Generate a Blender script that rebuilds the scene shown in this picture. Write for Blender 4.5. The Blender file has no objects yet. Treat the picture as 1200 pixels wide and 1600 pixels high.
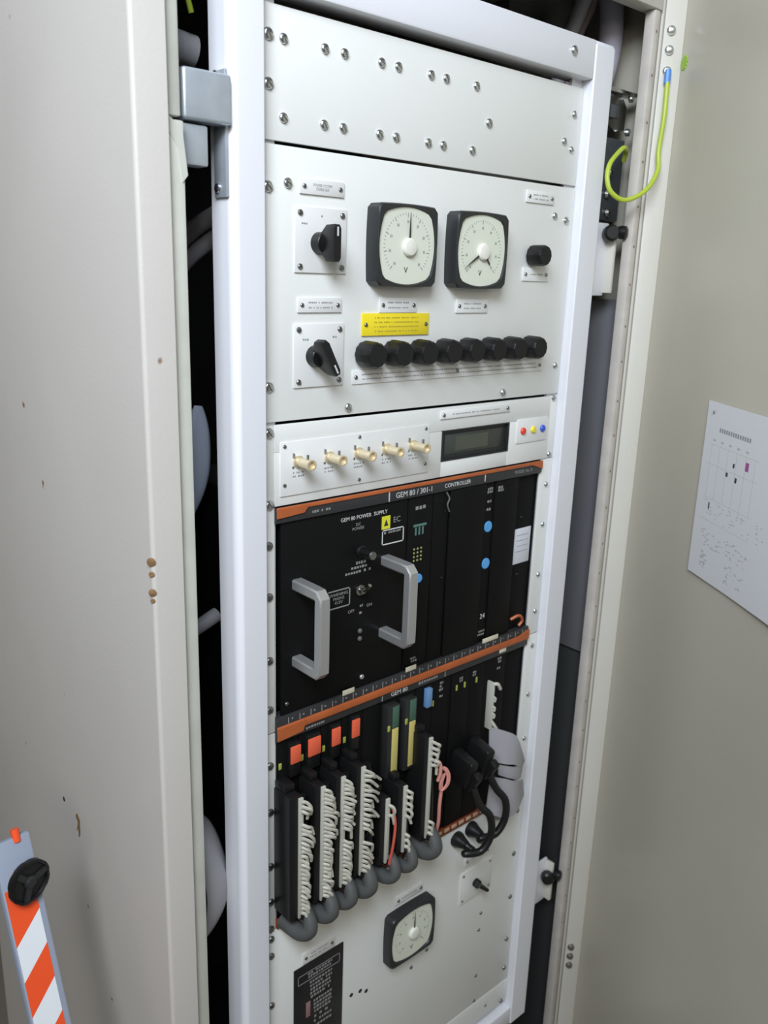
import bpy, bmesh, math, random
from mathutils import Vector, Matrix, Euler
random.seed(7)
SC = bpy.context.scene
COL = SC.collection
Z0 = 1.60                       # height of the datum (top of the meter panel) above the floor, metres
def V(p): return Vector((p[0]*.001, p[1]*.001, p[2]*.001 + Z0))   # rack millimetres -> world metres

# ------------------------------------------------------------------ camera
cam_d = bpy.data.cameras.new('camera'); cam = bpy.data.objects.new('camera', cam_d); COL.objects.link(cam)
R = ((0.750988493210641, -0.6595578701129969, 0.031618017604178705),
     (-0.1538389543595578, -0.22132868703285102, -0.962988675124413),
     (0.642144733830909, 0.7183293313434453, -0.2676809902568906))
mx = Matrix(((R[0][0], -R[1][0], -R[2][0]), (R[0][1], -R[1][1], -R[2][1]), (R[0][2], -R[1][2], -R[2][2]))).to_4x4()
mx.translation = V((-484.2, -719.5, -117.4))
cam.matrix_world = mx
cam_d.sensor_fit = 'VERTICAL'; cam_d.sensor_height = 36.0; cam_d.lens = 1327.7*36.0/1600.0
cam_d.clip_start = 0.02
cam_d.dof.use_dof = True; cam_d.dof.focus_distance = 0.95; cam_d.dof.aperture_fstop = 7.0
SC.camera = cam

# ------------------------------------------------------------------ light and exposure
w = bpy.data.worlds.new('world'); SC.world = w; w.use_nodes = True
w.node_tree.nodes['Background'].inputs[0].default_value = (1.0, .95, .80, 1)
w.node_tree.nodes['Background'].inputs[1].default_value = 0.07
def area(name, loc, aim, sx, sy, power, col):
    l = bpy.data.lights.new(name, 'AREA'); l.shape = 'RECTANGLE'; l.size = sx; l.size_y = sy; l.energy = power; l.color = col
    o = bpy.data.objects.new(name, l); COL.objects.link(o); o.location = loc
    o.rotation_euler = (Vector(aim)-Vector(loc)).to_track_quat('-Z', 'Y').to_euler(); return o
area('ceiling_lamp_light', (-.95, -.95, 2.42), (0.0, 0, 1.62), .9, .6, 40, (.81, .89, 1.0))
area('window_daylight', (-2.6, -2.9, 2.35), (0, 0, 1.75), 1.6, 1.0, 25, (1.0, .96, .88))
SC.view_settings.view_transform = 'Standard'; SC.view_settings.look = 'None'
SC.view_settings.exposure = 0.15; SC.view_settings.gamma = 1.0; SC.view_settings.use_curve_mapping = False

# ------------------------------------------------------------------ materials
MATS = {}
def mat(name, col, rough=.5, metal=0., bump=0., bscale=200., vary=0., vscale=8., coat=0., spec=.5, emit=None, speck=None):
    if name in MATS: return MATS[name]
    m = bpy.data.materials.new(name); m.use_nodes = True; nt = m.node_tree; b = nt.nodes['Principled BSDF']
    b.inputs['Base Color'].default_value = (*col, 1); b.inputs['Roughness'].default_value = rough
    b.inputs['Metallic'].default_value = metal; b.inputs['Coat Weight'].default_value = coat
    b.inputs['Specular IOR Level'].default_value = spec
    tc = nt.nodes.new('ShaderNodeTexCoord')
    if vary > 0 or speck:
        n = nt.nodes.new('ShaderNodeTexNoise'); n.inputs['Scale'].default_value = vscale; n.inputs['Detail'].default_value = 5
        nt.links.new(tc.outputs['Object'], n.inputs['Vector'])
        r = nt.nodes.new('ShaderNodeValToRGB'); r.color_ramp.elements[0].position = .3; r.color_ramp.elements[1].position = .75
        r.color_ramp.elements[0].color = (*[c*(1-vary) for c in col], 1); r.color_ramp.elements[1].color = (*col, 1)
        nt.links.new(n.outputs['Fac'], r.inputs['Fac'])
        src = r.outputs['Color']
        if speck:
            n2 = nt.nodes.new('ShaderNodeTexNoise'); n2.inputs['Scale'].default_value = speck[1]; n2.inputs['Detail'].default_value = 2
            nt.links.new(tc.outputs['Object'], n2.inputs['Vector'])
            r2 = nt.nodes.new('ShaderNodeValToRGB'); r2.color_ramp.elements[0].position = speck[2]; r2.color_ramp.elements[1].position = speck[2]+.02
            nt.links.new(n2.outputs['Fac'], r2.inputs['Fac'])
            mi = nt.nodes.new('ShaderNodeMixRGB'); mi.inputs['Color2'].default_value = (*speck[0], 1)
            nt.links.new(r2.outputs['Color'], mi.inputs['Fac']); nt.links.new(src, mi.inputs['Color1']); src = mi.outputs['Color']
        nt.links.new(src, b.inputs['Base Color'])
        mr = nt.nodes.new('ShaderNodeMapRange'); mr.inputs['To Min'].default_value = rough*1.25; mr.inputs['To Max'].default_value = rough*.8
        nt.links.new(n.outputs['Fac'], mr.inputs['Value']); nt.links.new(mr.outputs['Result'], b.inputs['Roughness'])
    if bump > 0:
        n = nt.nodes.new('ShaderNodeTexNoise'); n.inputs['Scale'].default_value = bscale; n.inputs['Detail'].default_value = 3
        nt.links.new(tc.outputs['Object'], n.inputs['Vector'])
        bp = nt.nodes.new('ShaderNodeBump'); bp.inputs['Strength'].default_value = bump; bp.inputs['Distance'].default_value = .001
        nt.links.new(n.outputs['Fac'], bp.inputs['Height']); nt.links.new(bp.outputs['Normal'], b.inputs['Normal'])
    if emit: b.inputs['Emission Color'].default_value = (*emit, 1); b.inputs['Emission Strength'].default_value = 1
    MATS[name] = m; return m
FRAME = mat('white_frame_paint', (.745, .75, .785), .32, bump=.12, bscale=350)
PANEL = mat('white_panel_paint', (.74, .745, .71), .38, bump=.10, bscale=400, vary=.03)
CREAM = mat('cream_cabinet_paint', (.60, .58, .52), .36, bump=.16, bscale=260, vary=.07, vscale=5)
SIDE = mat('cabinet_side_paint', (.64, .605, .56), .34, bump=.14, bscale=260, vary=.09, vscale=4, speck=((.22, .10, .04), 22, .735))
DOORM = mat('door_inner_paint', (.545, .51, .415), .30, bump=.16, bscale=200, vary=.08, vscale=4)
LINER = mat('grey_liner', (.13, .13, .14), .4, vary=.12, vscale=6)
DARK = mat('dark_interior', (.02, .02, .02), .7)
BLACKP = mat('black_plastic', (.009, .009, .009), .36, bump=.1, bscale=500, spec=.35)
BEZ = mat('charcoal_bezel', (.020, .021, .022), .42)
BLACKM = mat('black_module_paint', (.005, .005, .005), .55, bump=.12, bscale=500, spec=.15)
BLACKC = mat('black_cable', (.009, .009, .009), .35, spec=.4)
ZINC = mat('zinc_plated_steel', (.72, .74, .74), .28, 1.0, bump=.15, bscale=300, vary=.15, vscale=60)
HZINC = mat('galvanised_hinge', (.62, .68, .74), .36, .55, bump=.2, bscale=120, vary=.2, vscale=40)
DZINC = mat('dull_screw_steel', (.34, .34, .33), .38, 1.0)
ALU = mat('satin_aluminium', (.60, .60, .59), .42, .75, bump=.1, bscale=500)
BRASS = mat('brass', (.78, .67, .46), .38, .6)
PLATE = mat('engraved_plate_plastic', (.74, .74, .72), .35)
INK = mat('grey_ink', (.28, .28, .28), .6)
INKB = mat('black_ink', (.03, .03, .03), .6)
INKW = mat('white_ink', (.62, .62, .60), .6)
INKG = mat('dim_white_ink', (.26, .26, .25), .6)
DIAL = mat('dial_face', (.67, .69, .58), .6)
HUB = mat('hub_cream', (.76, .75, .66), .5)
YEL = mat('yellow_label', (.83, .66, .02), .4)
YINK = mat('yellow_label_ink', (.42, .33, .03), .6)
ORANGE = mat('orange_rail', (.50, .125, .035), .45, vary=.2, vscale=30)
ORTAB = mat('orange_red_tab', (.80, .13, .06), .45)
CYEL = mat('card_yellow', (.58, .50, .16), .5)
CGRN = mat('card_green', (.06, .13, .09), .5)
BLUE = mat('blue_dot', (.10, .36, .72), .45)
WSTICK = mat('white_sticker', (.62, .63, .68), .5)
CRM = mat('cream_tag', (.66, .61, .46), .5)
RED = mat('red_indicator', (.75, .06, .03), .35); YLED = mat('yellow_indicator', (.80, .68, .04), .35); BLED = mat('blue_indicator', (.04, .10, .55), .35)
LCD = mat('lcd_glass', (.045, .05, .042), .18)
WIREW = mat('white_wire', (.55, .53, .45), .5, vary=.15, vscale=300)
STRIPW = mat('white_terminal_strip', (.50, .50, .43), .5)
GREY = mat('grey_cable_sheath', (.085, .087, .084), .6, vary=.2, vscale=60)
RIB = mat('grey_ribbon', (.36, .35, .37), .5)
DUCT = mat('pale_blue_trunking', (.50, .56, .68), .45)
PINKW = mat('pink_wire', (.62, .26, .22), .5); REDW = mat('red_wire', (.60, .10, .07), .5)
EARTH = mat('earth_wire_green_yellow', (.40, .50, .045), .45)
BLULUG = mat('blue_lug', (.08, .24, .62), .4)
PINKS = mat('worn_gasket_strip', (.56, .52, .47), .5, vary=.18, vscale=40)
BROWN = mat('brown_seal', (.30, .26, .18), .6)
PAPER = mat('paper', (.70, .70, .71), .6)
CHROME = mat('dull_chrome', (.45, .45, .43), .25, 1.0)
DMET = mat('dark_metal', (.09, .10, .11), .4, .4)
BARM = mat('blue_grey_bar', (.30, .34, .42), .4)
HORG = mat('fluorescent_orange', (.92, .10, .025), .4); HWHT = mat('reflective_white', (.82, .85, .88), .35)
CONC = mat('concrete_floor', (.20, .17, .14), .7, vary=.25, vscale=3)
WALLM = mat('room_wall', (.42, .39, .34), .8, vary=.1, vscale=2)
LAMPM = mat('lamp_diffuser', (.9, .9, .9), .5, emit=(.9, .95, 1))

# ------------------------------------------------------------------ builders
ORG = {}
class M:
    """collects geometry in rack millimetres and links it as ONE mesh object"""
    def __init__(s): s.bm = bmesh.new()
    def box(s, x0, x1, y0, y1, z0, z1, r=0, seg=2):
        b = bmesh.new(); bmesh.ops.create_cube(b, size=1)
        for v in b.verts: v.co = Vector(((x0+x1)/2+v.co.x*(x1-x0), (y0+y1)/2+v.co.y*(y1-y0), (z0+z1)/2+v.co.z*(z1-z0)))
        if r: bmesh.ops.bevel(b, geom=b.edges[:], offset=min(r, .45*min(abs(x1-x0), abs(y1-y0), abs(z1-z0))), segments=seg, affect='EDGES', profile=.5)
        s._add(b); return s
    def obox(s, c, ax, ay, az, hx, hy, hz, r=0):
        b = bmesh.new(); bmesh.ops.create_cube(b, size=2)
        ax, ay, az = [Vector(q).normalized() for q in (ax, ay, az)]
        if r:
            for v in b.verts: v.co = Vector((v.co.x*hx, v.co.y*hy, v.co.z*hz))
            bmesh.ops.bevel(b, geom=b.edges[:], offset=r, segments=2, affect='EDGES', profile=.5)
            for v in b.verts: v.co = Vector(c)+ax*v.co.x+ay*v.co.y+az*v.co.z
        else:
            for v in b.verts: v.co = Vector(c)+ax*(v.co.x*hx)+ay*(v.co.y*hy)+az*(v.co.z*hz)
        s._add(b); return s
    def _add(s, b):
        me = bpy.data.meshes.new('t'); b.to_mesh(me); b.free(); s.bm.from_mesh(me); bpy.data.meshes.remove(me)
    def loops(s, loops, cap0=True, cap1=True, close=True):
        rings = [[s.bm.verts.new(p) for p in L] for L in loops]; n = len(rings[0])
        for a, b in zip(rings, rings[1:]):
            for i in range(n if close else n-1):
                j = (i+1) % n
                try: s.bm.faces.new((a[i], a[j], b[j], b[i]))
                except ValueError: pass
        if cap0: s.bm.faces.new(rings[0][::-1])
        if cap1: s.bm.faces.new(rings[-1])
        return s
    def lathe(s, c, d, prof, n=24, lobes=0, depth=0):
        d = Vector(d).normalized(); u = d.orthogonal().normalized(); v = d.cross(u)
        L = []
        for r, h in prof:
            L.append([Vector(c)+d*h+(u*math.cos(2*math.pi*i/n)+v*math.sin(2*math.pi*i/n))*(r*(1-(depth if lobes and i % (n//lobes) == 0 else 0))) for i in range(n)])
        return s.loops(L)
    def cyl(s, c, d, r, h, n=20, r2=None, ch=.6):
        r2 = r if r2 is None else r2; ch = min(ch, h*.4, r*.4)
        return s.lathe(c, d, ((r, 0), (r2, h-ch), (r2-ch, h)), n)
    def tube(s, pts, r, n=8, sub=6, r2=None, flat=1.0, up=None):
        P = [Vector(p) for p in pts]; Q = []
        if len(P) > 2 and sub > 1:
            E = [P[0]*2-P[1]]+P+[P[-1]*2-P[-2]]
            for i in range(1, len(E)-2):
                for k in range(sub):
                    t = k/sub; a, b, c, d = E[i-1:i+3]
                    Q.append(.5*((2*b)+(c-a)*t+(2*a-5*b+4*c-d)*t*t+(3*b-a-3*c+d)*t**3))
            Q.append(P[-1])
        else: Q = P
        L = []; pu = None
        rf = r if callable(r) else None
        for i, q in enumerate(Q):
            if rf: r = rf(i/(len(Q)-1))
            d = (Q[min(i+1, len(Q)-1)]-Q[max(i-1, 0)]).normalized()
            if pu is None: u = (Vector(up) if up else d.orthogonal()); u = (u-d*u.dot(d)).normalized()
            else: u = (pu-d*pu.dot(d)).normalized()
            pu = u; v = d.cross(u); rr = r if r2 is None else r+(r2-r)*i/(len(Q)-1)
            L.append([q+u*(math.cos(2*math.pi*k/n)*rr)+v*(math.sin(2*math.pi*k/n)*rr*flat) for k in range(n)])
        return s.loops(L)
    def poly(s, pts, d):           # flat outline extruded by the vector d
        d = Vector(d); return s.loops([[Vector(p) for p in pts], [Vector(p)+d for p in pts]])
    def mesh(s, name, at=(0, 0, 0), smooth=True):
        bmesh.ops.recalc_face_normals(s.bm, faces=s.bm.faces[:])
        for v in s.bm.verts: v.co = (v.co-Vector(at))*.001
        me = bpy.data.meshes.new(name); s.bm.to_mesh(me); s.bm.free()
        if smooth: me.shade_auto = True
        return me
def shade(me, ang=35):
    me.polygons.foreach_set('use_smooth', [True]*len(me.polygons))
    try: me.set_sharp_from_angle(angle=math.radians(ang))
    except Exception: pass
def link(name, me, m, parent=None, at=(0, 0, 0), rot=None, **props):
    o = bpy.data.objects.new(name, me); COL.objects.link(o)
    if me is not None and m is not None and len(me.materials) == 0: me.materials.append(m)
    if parent is not None:
        o.parent = parent; p = ORG[parent.name]; o.location = Vector([(a-b)*.001 for a, b in zip(at, p)])
    else: o.location = V(at)
    if rot: o.rotation_euler = rot
    ORG[o.name] = tuple(at)
    for k, v in props.items(): o[k] = v
    return o
def build(b, name, m, parent=None, at=None, **props):
    if at is None: at = ORG[parent.name] if parent is not None else (0, 0, 0)
    bmesh.ops.recalc_face_normals(b.bm, faces=b.bm.faces[:])
    for v in b.bm.verts: v.co = (v.co-Vector(at))*.001
    me = bpy.data.meshes.new(name); b.bm.to_mesh(me); b.bm.free(); shade(me)
    return link(name, me, m, parent, at, **props)
def thing(name, label, cat, at, group=None):
    o = link(name, None, None, None, at, label=label, category=cat)
    if group: o['group'] = group
    return o
def solo(o, label, cat, group=None):
    o['label'] = label; o['category'] = cat
    if group: o['group'] = group
    return o

def screw_mesh(d, h, head='slot', n=18):
    b = M(); r = d/2
    b.lathe((0, 0, 0), (0, -1, 0), ((r, 0), (r, h*.35), (r*.96, h*.5)), n)
    sl = max(d*.07, .4)
    for sg in (1, -1):
        def half(rr, y):
            a0 = math.asin(min(.99, sl/rr)); pts = []
            for i in range(9):
                a = a0+(math.pi-2*a0)*i/8
                pts.append(Vector((rr*math.cos(a), -y, sg*rr*math.sin(a))))
            return pts
        b.loops([half(r*.97, h*.45), half(r*.86, h*.8), half(r*.6, h)])
    bmesh.ops.recalc_face_normals(b.bm, faces=b.bm.faces[:])
    for v in b.bm.verts: v.co *= .001
    me = bpy.data.meshes.new('screw'); b.bm.to_mesh(me); b.bm.free(); shade(me, 50); return me
SCR = {}
def screw(parent, x, z, y=0, d=10, m=None, n='screw'):
    m = m or ZINC; k = (d, m.name)
    if k not in SCR: SCR[k] = screw_mesh(d, d*.34)
    return link(n, SCR[k], m, parent, (x, y, z), rot=(0, random.uniform(.4, 1.3), 0))

FONTC = {}
def text(s, size, x, z, y, parent, m, sx=1., name='lettering', align='CENTER', basis=None):
    cu = bpy.data.curves.new('txt', 'FONT'); cu.body = s; cu.size = size*.001; cu.align_x = align; cu.align_y = 'CENTER'
    cu.extrude = .00008; cu.resolution_u = 2; cu.space_line = .95
    t = bpy.data.objects.new('txt', cu); COL.objects.link(t)
    me = bpy.data.meshes.new_from_object(t.evaluated_get(bpy.context.evaluated_depsgraph_get()))
    bpy.data.objects.remove(t); bpy.data.curves.remove(cu); me.name = name
    B = basis or ((1, 0, 0), (0, 0, 1), (0, -1, 0))
    for v in me.vertices:
        c = v.co.copy(); v.co = Vector(B[0])*c.x*sx+Vector(B[1])*c.y+Vector(B[2])*c.z
    me.materials.clear()
    return link(name, me, m, parent, (x, y, z))
def dashes(parent, m, x0, x1, rows, y, h=1.1, name='lettering', word=5.):
    """rows of small engraved characters too fine to read in the photograph"""
    b = M()
    for zz in rows:
        x = x0+random.uniform(0, 2)
        while x < x1-1:
            wd = random.uniform(.55, 1.1)*h
            b.box(x, min(x+wd, x1), y-.12, y, zz-h*random.uniform(.35, .5), zz+h*random.uniform(.35, .5)); x += wd+h*.35
            if random.random() < .15: x += h
    return build(b, name, m, parent)
def nameplate(panel, x0, x1, z0, z1, rows=2, m=None, lines=None, ink=None, screws=True, size=3.6, y=0):
    b = M().box(x0, x1, y-2, y, z0, z1, .5)
    p = build(b, 'nameplate', m or PLATE, panel, ((x0+x1)/2, y, (z0+z1)/2))
    zc = (z0+z1)/2
    if screws:
        for xx in (x0+5, x1-5): screw(p, xx, zc, y-2, 4.6, DZINC)
    if lines: text(lines, size, (x0+x1)/2, zc, y-2.1, p, ink or INK, .9)
    else:
        k = [zc+(i-(rows-1)/2)*(z1-z0)/(rows+1)*-1 for i in range(rows)]
        ww = (x1-x0)*.5-8; dashes(p, ink or INK, (x0+x1)/2-ww*.8, (x0+x1)/2+ww*.8, k, y-2, 1.8)
    return p

def contour(hw, hh, bw, bh, y, cx, cz, n=10, rc=3.):
    """closed outline: half sizes at the middle of each side, sides bulged by bw / bh, small round corners"""
    P = []
    cw, ch = hw-bw, hh-bh
    def side(a, b, out, bul):
        a, b, out = Vector(a), Vector(b), Vector(out)
        for i in range(n+1):
            t = .05+.9*i/n; P.append(a.lerp(b, t)+out*bul*(1-(2*t-1)**2))
    side((-cw, 0, ch), (cw, 0, ch), (0, 0, 1), bh); side((cw, 0, ch), (cw, 0, -ch), (1, 0, 0), bw)
    side((cw, 0, -ch), (-cw, 0, -ch), (0, 0, -1), bh); side((-cw, 0, -ch), (-cw, 0, ch), (-1, 0, 0), bw)
    return [p+Vector((cx, y, cz)) for p in P]
def meter(panel, cx, cz, s, needle, tail=None, unit='V', dy=-19):
    b = M()
    b.loops([contour(44*s, 43*s, 1.5, 1.5, 0, cx, cz), contour(44*s, 43*s, 1.5, 1.5, dy+2, cx, cz), contour(42.8*s, 41.8*s, 1.5, 1.5, dy, cx, cz),
             contour(41.6*s, 40.6*s, 7*s, 7*s, dy, cx, cz), contour(40.6*s, 39.8*s, 7*s, 7*s, dy+3, cx, cz)], cap1=True)
    mt = build(b, 'panel_meter', BEZ, panel, (cx, 0, cz))
    d = M().loops([contour(40.5*s, 39.7*s, 7*s, 7*s, dy+3.2, cx, cz), contour(40.5*s, 39.7*s, 7*s, 7*s, dy+2.4, cx, cz)])
    build(d, 'dial', DIAL, mt)
    yf = dy+2.3; hx, hz = cx+2*s, cz-1*s
    b = M()
    for i in range(41):
        a = math.radians(225-270*i/40); r1 = 34*s; L = 4.5*s if i % 5 == 0 else 2.2*s
        c, q = math.cos(a), math.sin(a)
        b.obox((cx+c*(r1-L/2), yf, cz+q*(r1-L/2)), (c, 0, q), (0, 1, 0), (-q, 0, c), L/2, .12, .28 if i % 5 else .45)
    build(b, 'scale_marks', INK, mt)
    b = M()
    for i in range(0, 9):
        a = math.radians(225-270*i/8); b.box(cx+25.5*s*math.cos(a)-1.2, cx+25.5*s*math.cos(a)-.3, yf-.2, yf, cz+25.5*s*math.sin(a)-1.8, cz+25.5*s*math.sin(a)+1.2)
        b.box(cx+25.5*s*math.cos(a)+.5, cx+25.5*s*math.cos(a)+1.5, yf-.2, yf, cz+25.5*s*math.sin(a)-1.6, cz+25.5*s*math.sin(a)+1.0)
    build(b, 'scale_figures', INK, mt)
    text(unit, 9*s, cx-1, cz-25*s, yf-.2, mt, INKB)
    a = math.radians(needle); c, q = math.cos(a), math.sin(a); L = 36*s
    P = [(hx-q*-1.3, 0, hz+c*-1.3), (hx+q*-1.3, 0, hz-c*-1.3), (hx+c*L*.5+q*-.9, 0, hz+q*L*.5-c*-.9), (hx+c*L, 0, hz+q*L), (hx+c*L*.5+q*.9, 0, hz+q*L*.5-c*.9)]
    b = M().poly([(p[0], yf-2.2, p[2]) for p in P], (0, .6, 0))
    if tail is not None:
        a = math.radians(tail); c, q = math.cos(a), math.sin(a)
        b.obox((hx+c*11*s, yf-1.8, hz+q*11*s), (c, 0, q), (0, 1, 0), (-q, 0, c), 7*s, .3, .9)
    build(b, 'pointer', INKB, mt)
    b = M().lathe((hx, yf, hz), (0, -1, 0), ((9.6*s, 0), (9.6*s, 3), (8.2*s, 4.6), (4.5*s, 5.4)), 28)
    build(b, 'hub_cap', HUB, mt)
    return mt
def rotary(panel, x0, x1, z0, z1, cx, cz, ang, L=19, corners=True, mark=True, k=1.):
    p = build(M().box(x0, x1, -2, 0, z0, z1, .6), 'switch_plate', PLATE if k == 1 else PANEL, panel, ((x0+x1)/2, 0, (z0+z1)/2))
    if corners:
        for xx in (x0+6, x1-6):
            for zz in (z0+6, z1-6): screw(p, xx, zz, -2, 5.5*k+.5, DZINC)
    h = build(M().cyl((cx, -2, cz), (0, -1, 0), 11*k, 12*k, 28, 10.5*k), 'rotary_switch', BLACKP, panel, (cx, -2, cz))
    a = math.radians(ang); d = Vector((math.sin(a), 0, math.cos(a))); s = Vector((d.z, 0, -d.x)); y = Vector((0, -1, 0))
    b = M(); c = Vector((cx, -2, cz))
    def ring(h_, l, t): return [c+y*h_+d*l*q[0]+s*t*q[1] for q in ((1, .55), (.8, 1), (-.8, 1), (-1, .55), (-1, -.55), (-.8, -1), (.8, -1), (1, -.55))]
    b.loops([ring(9*k, L*.62, 5.5*k), ring(15*k, L*.97, 5*k), ring(28*k, L, 4.6*k), ring(30*k, L*.96, 4.2*k)])
    build(b, 'handle', BLACKP, h)
    if mark:
        b = M().obox(c+y*30.2*k+d*L*.62, d, y, s, L*.24, .2, .9)
        build(b, 'pointer_mark', INKW, h)
    return p

# ------------------------------------------------------------------ room
def struct(name, b, m):
    o = build(b, name, m); o['kind'] = 'structure'; return o
struct('floor', M().box(-3600, 2600, -3200, 2000, -1700, -1600), CONC)
struct('wall_back', M().box(-3600, 2600, 1900, 2000, -1600, 1300), WALLM)
struct('wall_right', M().box(2500, 2600, -3200, 1900, -1600, 1300), WALLM)
struct('ceiling', M().box(-3600, 2600, -3200, 2000, 1300, 1380), WALLM)

# ------------------------------------------------------------------ cabinet
FL = -1600
cab = thing('equipment_cabinet', 'tall cream steel cabinet around the white rack, its right door swung open', 'cabinet', (232, 300, FL))
def cp(name, b, m, at=None, **k): return build(b, name, m, cab, at, **k)
sp_ = [(-150+4-4*math.cos(math.pi/2*i/5), -29+4-4*math.sin(math.pi/2*i/5)) for i in range(6)]+[(-119, -29), (-118, -28), (-118, -2), (-121, -2), (-121, -26), (-146, -26), (-146, 625), (-150, 625)]
cp('side_panel', M().poly([(x, y, -1600) for x, y in sp_], (0, 0, 1900)), SIDE, (-150, 300, FL), label='broad beige outer side panel with rust chips')
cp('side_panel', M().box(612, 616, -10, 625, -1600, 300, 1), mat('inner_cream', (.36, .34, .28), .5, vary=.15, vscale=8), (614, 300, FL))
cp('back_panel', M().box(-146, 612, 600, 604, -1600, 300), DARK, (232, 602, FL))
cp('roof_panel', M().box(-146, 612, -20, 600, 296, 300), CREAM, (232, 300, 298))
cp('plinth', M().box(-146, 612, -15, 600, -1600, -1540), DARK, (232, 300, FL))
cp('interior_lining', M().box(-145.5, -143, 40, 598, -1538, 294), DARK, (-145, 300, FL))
cp('door_seal', M().box(-118, -101, -22, -6, -1540, 3, 1.5), mat('seal_cream', (.60, .60, .53), .5, vary=.12, vscale=30), (-110, -14, FL))
cp('door_seal', M().box(-117.5, -103, -21, -8, 6, 294, 1.5), MATS['seal_cream'], (-110, -14, 6))
cp('peeling_seal_end', M().poly([(-116, -23, 6), (-103, -23, -4), (-99, -23, -40), (-104, -23, -46), (-107, -23, -20), (-116, -23, -6)], (0, 3, 0)), MATS['seal_cream'], (-108, -22, -20))
b = M()
for (z, r) in ((-378, 4.5), (-390, 3), (-408, 4), (-416, 2.5)): b.lathe((-150.2, -27, z), (-.7, -.7, 0), ((r, 0), (r*.7, .7)), 9)
cp('rust_chip', b, mat('rust', (.30, .17, .07), .8, vary=.4, vscale=120), (-150, -27, -390))
b = M().poly([(-150.8, 206, -784), (-150.8, 212, -778), (-150.8, 207, -772), (-150.8, 200, -778), (-150.8, 202, -800), (-150.8, 206, -806), (-150.8, 206, -790), (-150.8, 211, -799)], (.7, 0, 0))
cp('rust_chip', b, MATS['rust'], (-150, 206, -785))
cp('paint_nick', M().lathe((-149.8, 250, -775), (-1, 0, 0), ((4, 0), (3, .6)), 8), INKB, (-150, 250, -775))
cp('front_post', M().box(591, 614, -27, -2, -1600, 300, 2), CREAM, (600, -15, FL))
cp('door_seal', M().box(572, 585, -27, -12, -1580, 222, 1.5), PINKS, (578, -20, FL), label='worn pinkish seal strip dotted with holes')
cp('seal_channel', M().box(585, 591, -24, -8, -1580, 222, .5), BROWN, (583, -16, FL))
for i in range(28):
    z = 200-i*53-random.uniform(0, 8); cp('fixing_hole', M().cyl((578.5, -27, z), (0, -1, 0), 1.9, .5, 8), mat('hole_brown', (.24, .19, .16), .8), (578.5, -27, z))
cp('front_header', M().box(-118, 586, -29, -4, 222, 296, 2), CREAM, (232, -16, 260))
cp('side_liner', M().box(596, 606, -2, 420, -690, -140, 1), LINER, (600, 200, -400), label='smooth grey inner side plate')
cp('side_liner', M().box(596, 606, -2, 420, -1580, -694, 1), mat('dark_reflection', (.03, .032, .032), .45), (600, 200, -1100), label='dark reflection below the grey inner side plate, built as a black sheet')  # dark reflection low on the side wall, put into the colour of a sheet
# door, swung open about 55 degrees
H0 = Vector((614, -45, 0)); dt = Vector((-.574, -.819, 0)); dn = Vector((-.819, .574, 0)); zz = Vector((0, 0, 1))
def D(s, n, z): return H0+dt*s+dn*n+zz*z
door = build(M().obox(D(370, -1.5, -650), dt, dn, zz, 370, 1.5, 950), 'door', DOORM, cab, tuple(D(0, 0, FL)), label='open right-hand door, beige-grey inside')
build(M().obox(D(1.5, 14, -650), dt, dn, zz, 1.5, 14, 948, .8), 'hinge_flange', CREAM, door)
build(M().obox(D(739, 14, -650), dt, dn, zz, 1.5, 14, 948), 'closing_flange', CREAM, door)
build(M().obox(D(370, 14, 298), dt, dn, zz, 367, 14, 1.5), 'top_flange', CREAM, door)
build(M().obox(D(370, 14, -1598), dt, dn, zz, 367, 14, 1.5), 'bottom_flange', CREAM, door)
for z, m_ in ((200, ZINC), (177, ZINC), (152, ZINC), (-1235, DZINC), (-1254, DZINC), (-1273, DZINC)):
    b = M().lathe(D(3, 19, z), dt, ((6, 0), (6, 2), (4.6, 4.6), (2, 5.6)), 16); build(b, 'bolt', m_, door, tuple(D(3, 19, z)))
b = M(); L1 = []; L2 = []
for i in range(28):
    a = 2*math.pi*i/28; r = 7.6 if i % 2 else 9.4
    L1.append(D(13+r*math.cos(a), 0, 161+r*math.sin(a))); L2.append(D(13+r*math.cos(a), .9, 161+r*math.sin(a)))
b.loops([L1, L2]); build(b, 'earth_mark', mat('green_sticker', (.30, .50, .03), .5), door, tuple(D(13, 0, 161)), label='small green serrated disc')

# ------------------------------------------------------------------ swing frame
fr = thing('swing_frame', 'white steel swing frame holding all the rack panels', 'rack frame', (232, 0, -1340))
def fp(name, b, m, at, **k): return build(b, name, m, fr, at, **k)
# each upright: a box section with a rounded outer corner
def upright(x0, x1, outer):
    b = M(); rr = 9; pts = []
    xs, xe = (x0, x1)
    if outer == 'l':
        for i in range(7):
            a = math.pi+math.pi/2*i/6; pts.append((x0+rr+rr*math.cos(a), -13+rr+rr*math.sin(a)))
        pts += [(x1-1.5, -13), (x1, -11.5), (x1, 22), (x0, 22)]
    else:
        pts += [(x0, 22), (x0, -11.5), (x0+1.5, -13)]
        for i in range(7):
            a = -math.pi/2+math.pi/2*i/6; pts.append((x1-4+4*math.cos(a), -13+4+4*math.sin(a)))
        pts += [(x1, 22)]
    b.loops([[Vector((p[0], p[1], -1340)) for p in pts], [Vector((p[0], p[1], 166)) for p in pts],
             [Vector((p[0]*.985+(x0+x1)/2*.015, max(p[1], -9), 171)) for p in pts]])
    return b
fp('upright', upright(-50, -13, 'l'), FRAME, (-32, 0, -1340))
fp('upright', upright(474, 515, 'r'), FRAME, (494, 0, -1340))
fp('top_beam', M().box(-13, 474, -13, 22, 126, 171, 3), FRAME, (232, 0, 150))
fp('bottom_beam', M().box(-13, 474, -13, 22, -1340, -1304, 3), FRAME, (232, 0, -1320))
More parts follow.
